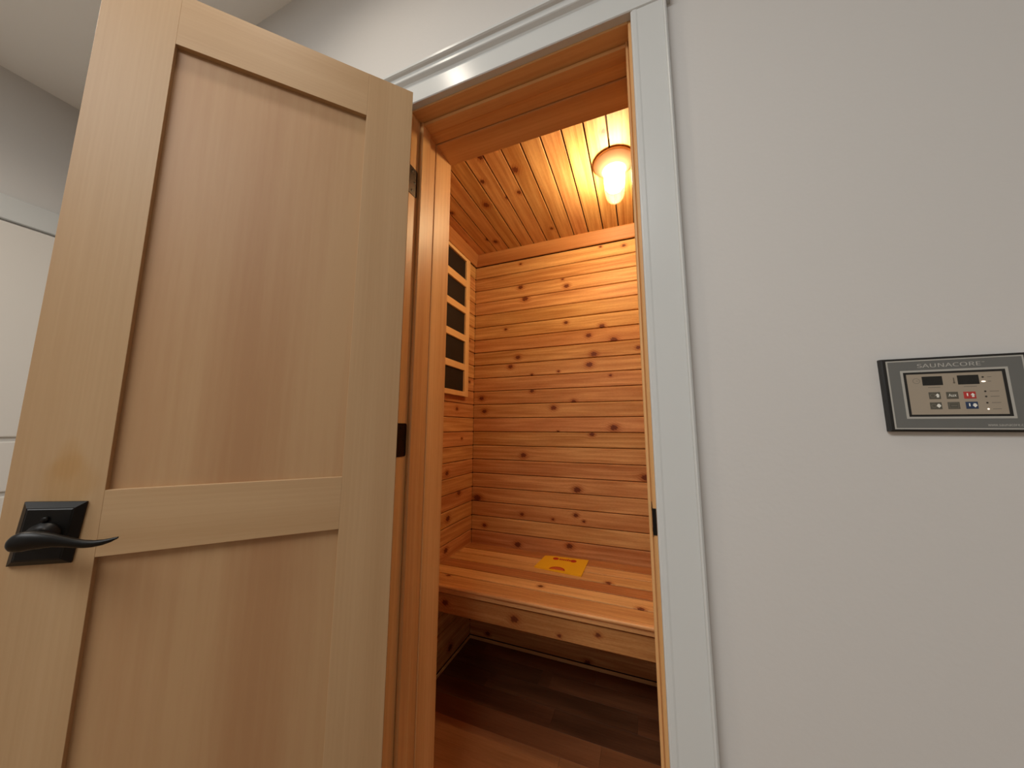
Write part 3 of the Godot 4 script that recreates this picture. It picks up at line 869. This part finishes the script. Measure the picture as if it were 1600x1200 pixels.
func build_booklet():
	# a yellow folder lying on the bench, its print upside down to the viewer
	var t := thing("yellow_folder", Vector3(0.174, YB, -1.0), "yellow printed paper folder lying on the cedar bench", "folder")
	var lie := Basis(Vector3(1, 0, 0), Vector3(0, 0, -1), Vector3(0, 1, 0))
	var base := Vector2(0.174, 1.0)
	var to := func(x: float, z: float) -> Vector2: return Vector2(x, -z) - base
	# cover outline in (x, depth): bowed back edge, notched front edge
	var cover := PackedVector2Array([to.call(0.0585, -0.9255), to.call(0.125, -0.9225), to.call(0.130, -0.9300), to.call(0.206, -0.9260), to.call(0.213, -0.9145), to.call(0.2855, -0.9060), to.call(0.2895, -1.0960), to.call(0.240, -1.0930), to.call(0.150, -1.0880), to.call(0.115, -1.0860), to.call(0.072, -1.0760)])
	part(t, "cover", slab(cover, 0.0024, 0.0040), M.yellow, Vector3.ZERO, lie)
	var inner := PackedVector2Array([to.call(0.0600, -0.9235), to.call(0.2840, -0.9035), to.call(0.2880, -1.0920), to.call(0.0735, -1.0740)])
	part(t, "back_cover", slab(inner, 0.0002, 0.0020), M.yellow, Vector3.ZERO, lie)
	part(t, "picture_rim", slab(ellipse(to.call(0.168, -0.9290), Vector2(0.037, 0.034), 18, 0.0, PI), 0.0040, 0.0043), M.print_red, Vector3.ZERO, lie)
	part(t, "picture", slab(ellipse(to.call(0.168, -0.9290), Vector2(0.031, 0.026), 18, 0.0, PI), 0.0043, 0.0046), M.print_orange, Vector3.ZERO, lie)
	# red print: a round mark, a run of small strokes and a second round mark
	part(t, "print_mark", slab(ellipse(to.call(0.133, -1.0555), Vector2(0.015, 0.015)), 0.0040, 0.0044), M.print_red, Vector3.ZERO, lie)
	for k in 6:
		var x := 0.1515 + k * 0.0095
		part(t, "print_stroke", slab(PackedVector2Array([to.call(x, -1.0460), to.call(x + 0.0072, -1.0460), to.call(x + 0.0072, -1.0640 - (0.008 if k == 4 else 0.0)), to.call(x, -1.0640)]), 0.0040, 0.0044), M.print_red, Vector3.ZERO, lie)
	part(t, "print_mark", slab(ellipse(to.call(0.2215, -1.0560), Vector2(0.0150, 0.0165)), 0.0040, 0.0044), M.print_red, Vector3.ZERO, lie)


func build_hall_things():
	# white panelled door in the side wall, seen past the free edge of the sauna door
	var t := thing("door_2", Vector3(-2.0, 0, 0.4), "white panelled door in the side wall behind the open wooden door", "", "structure")
	var b := frame_of(Vector3(0, 0, -1), Vector3.UP)   # local x towards -z, z out of the wall
	var z0 := 0.78
	var put := func(parent: Node3D, called: String, za: float, zb: float, y0: float, y1: float, o0: float, o1: float, m: Material, c := 0.004):
		return part(parent, called, extrude(rect_outline(y0, o0, y1, o1, c, 3), za - zb), m, Vector3(0, 0, za - 0.4), b)
	put.call(t, "slab", z0, 0.03, 0.01, 2.045, 0.001, 0.020, M.white_door, 0.002)
	put.call(t, "upper_panel", z0, 0.03, 1.114, 2.045, 0.020, 0.032, M.white_door, 0.007)
	put.call(t, "middle_panel", z0, 0.03, 0.884, 1.098, 0.020, 0.032, M.white_door, 0.007)
	put.call(t, "lower_panel", z0, 0.03, 0.01, 0.868, 0.020, 0.032, M.white_door, 0.007)
	struct("trim_6", extrude(rect_outline(0, 0.0, 0.11, 0.02, 0.004), 0.84), M.trim, "white head casing of the side wall door", Vector3(-2.0, 2.057, 0.86), b)
	# recessed downlight close to the doorway; a second added to brighten the side wall
	var lamps := [[Vector3(-0.13, 2.74, 0.49), "small round recessed downlight in the hall ceiling nearest the doorway", 0.52], [Vector3(-1.25, 2.74, 0.75), "small round downlight added in the hall ceiling to brighten the side wall", 1.05]]
	for q in lamps:
		var d := thing("recessed_downlight", q[0], q[1], "downlight", "", "recessed hall downlights")
		part(d, "rim", lathe([Vector2(0.045, 0.0), Vector2(0.045, -0.003), Vector2(0.052, -0.006), Vector2(0.060, -0.004), Vector2(0.062, 0.0)], 32), M.trim)
		part(d, "lens", lathe([Vector2(0.0, 0.0), Vector2(0.045, 0.0), Vector2(0.045, -0.002), Vector2(0.0, -0.002)], 32), M.downlight)
		var s := SpotLight3D.new()
		s.name = "downlight_beam"
		s.light_color = Color(1.0, 0.95, 0.88)
		s.light_energy = q[2]
		s.light_size = 0.045
		s.spot_angle = 75.0
		s.spot_range = 8.0
		s.shadow_enabled = true
		d.add_child(s)
		s.position = Vector3(0, -0.012, 0)
		s.rotation = Vector3(-PI / 2, 0, 0)
	# large unseen ceiling fitting, added as source of the broad soft light
	var p := thing("added_light_panel", Vector3(-0.1, 2.74, 1.8), "large flat light panel added behind the viewer for broad soft light", "ceiling light")
	part(p, "frame", box(Vector3(-0.83, -0.010, -0.43), Vector3(0.83, 0.0, 0.43)), M.trim)
	part(p, "diffuser", box(Vector3(-0.8, -0.012, -0.4), Vector3(0.8, -0.010, 0.4)), M.light_panel)
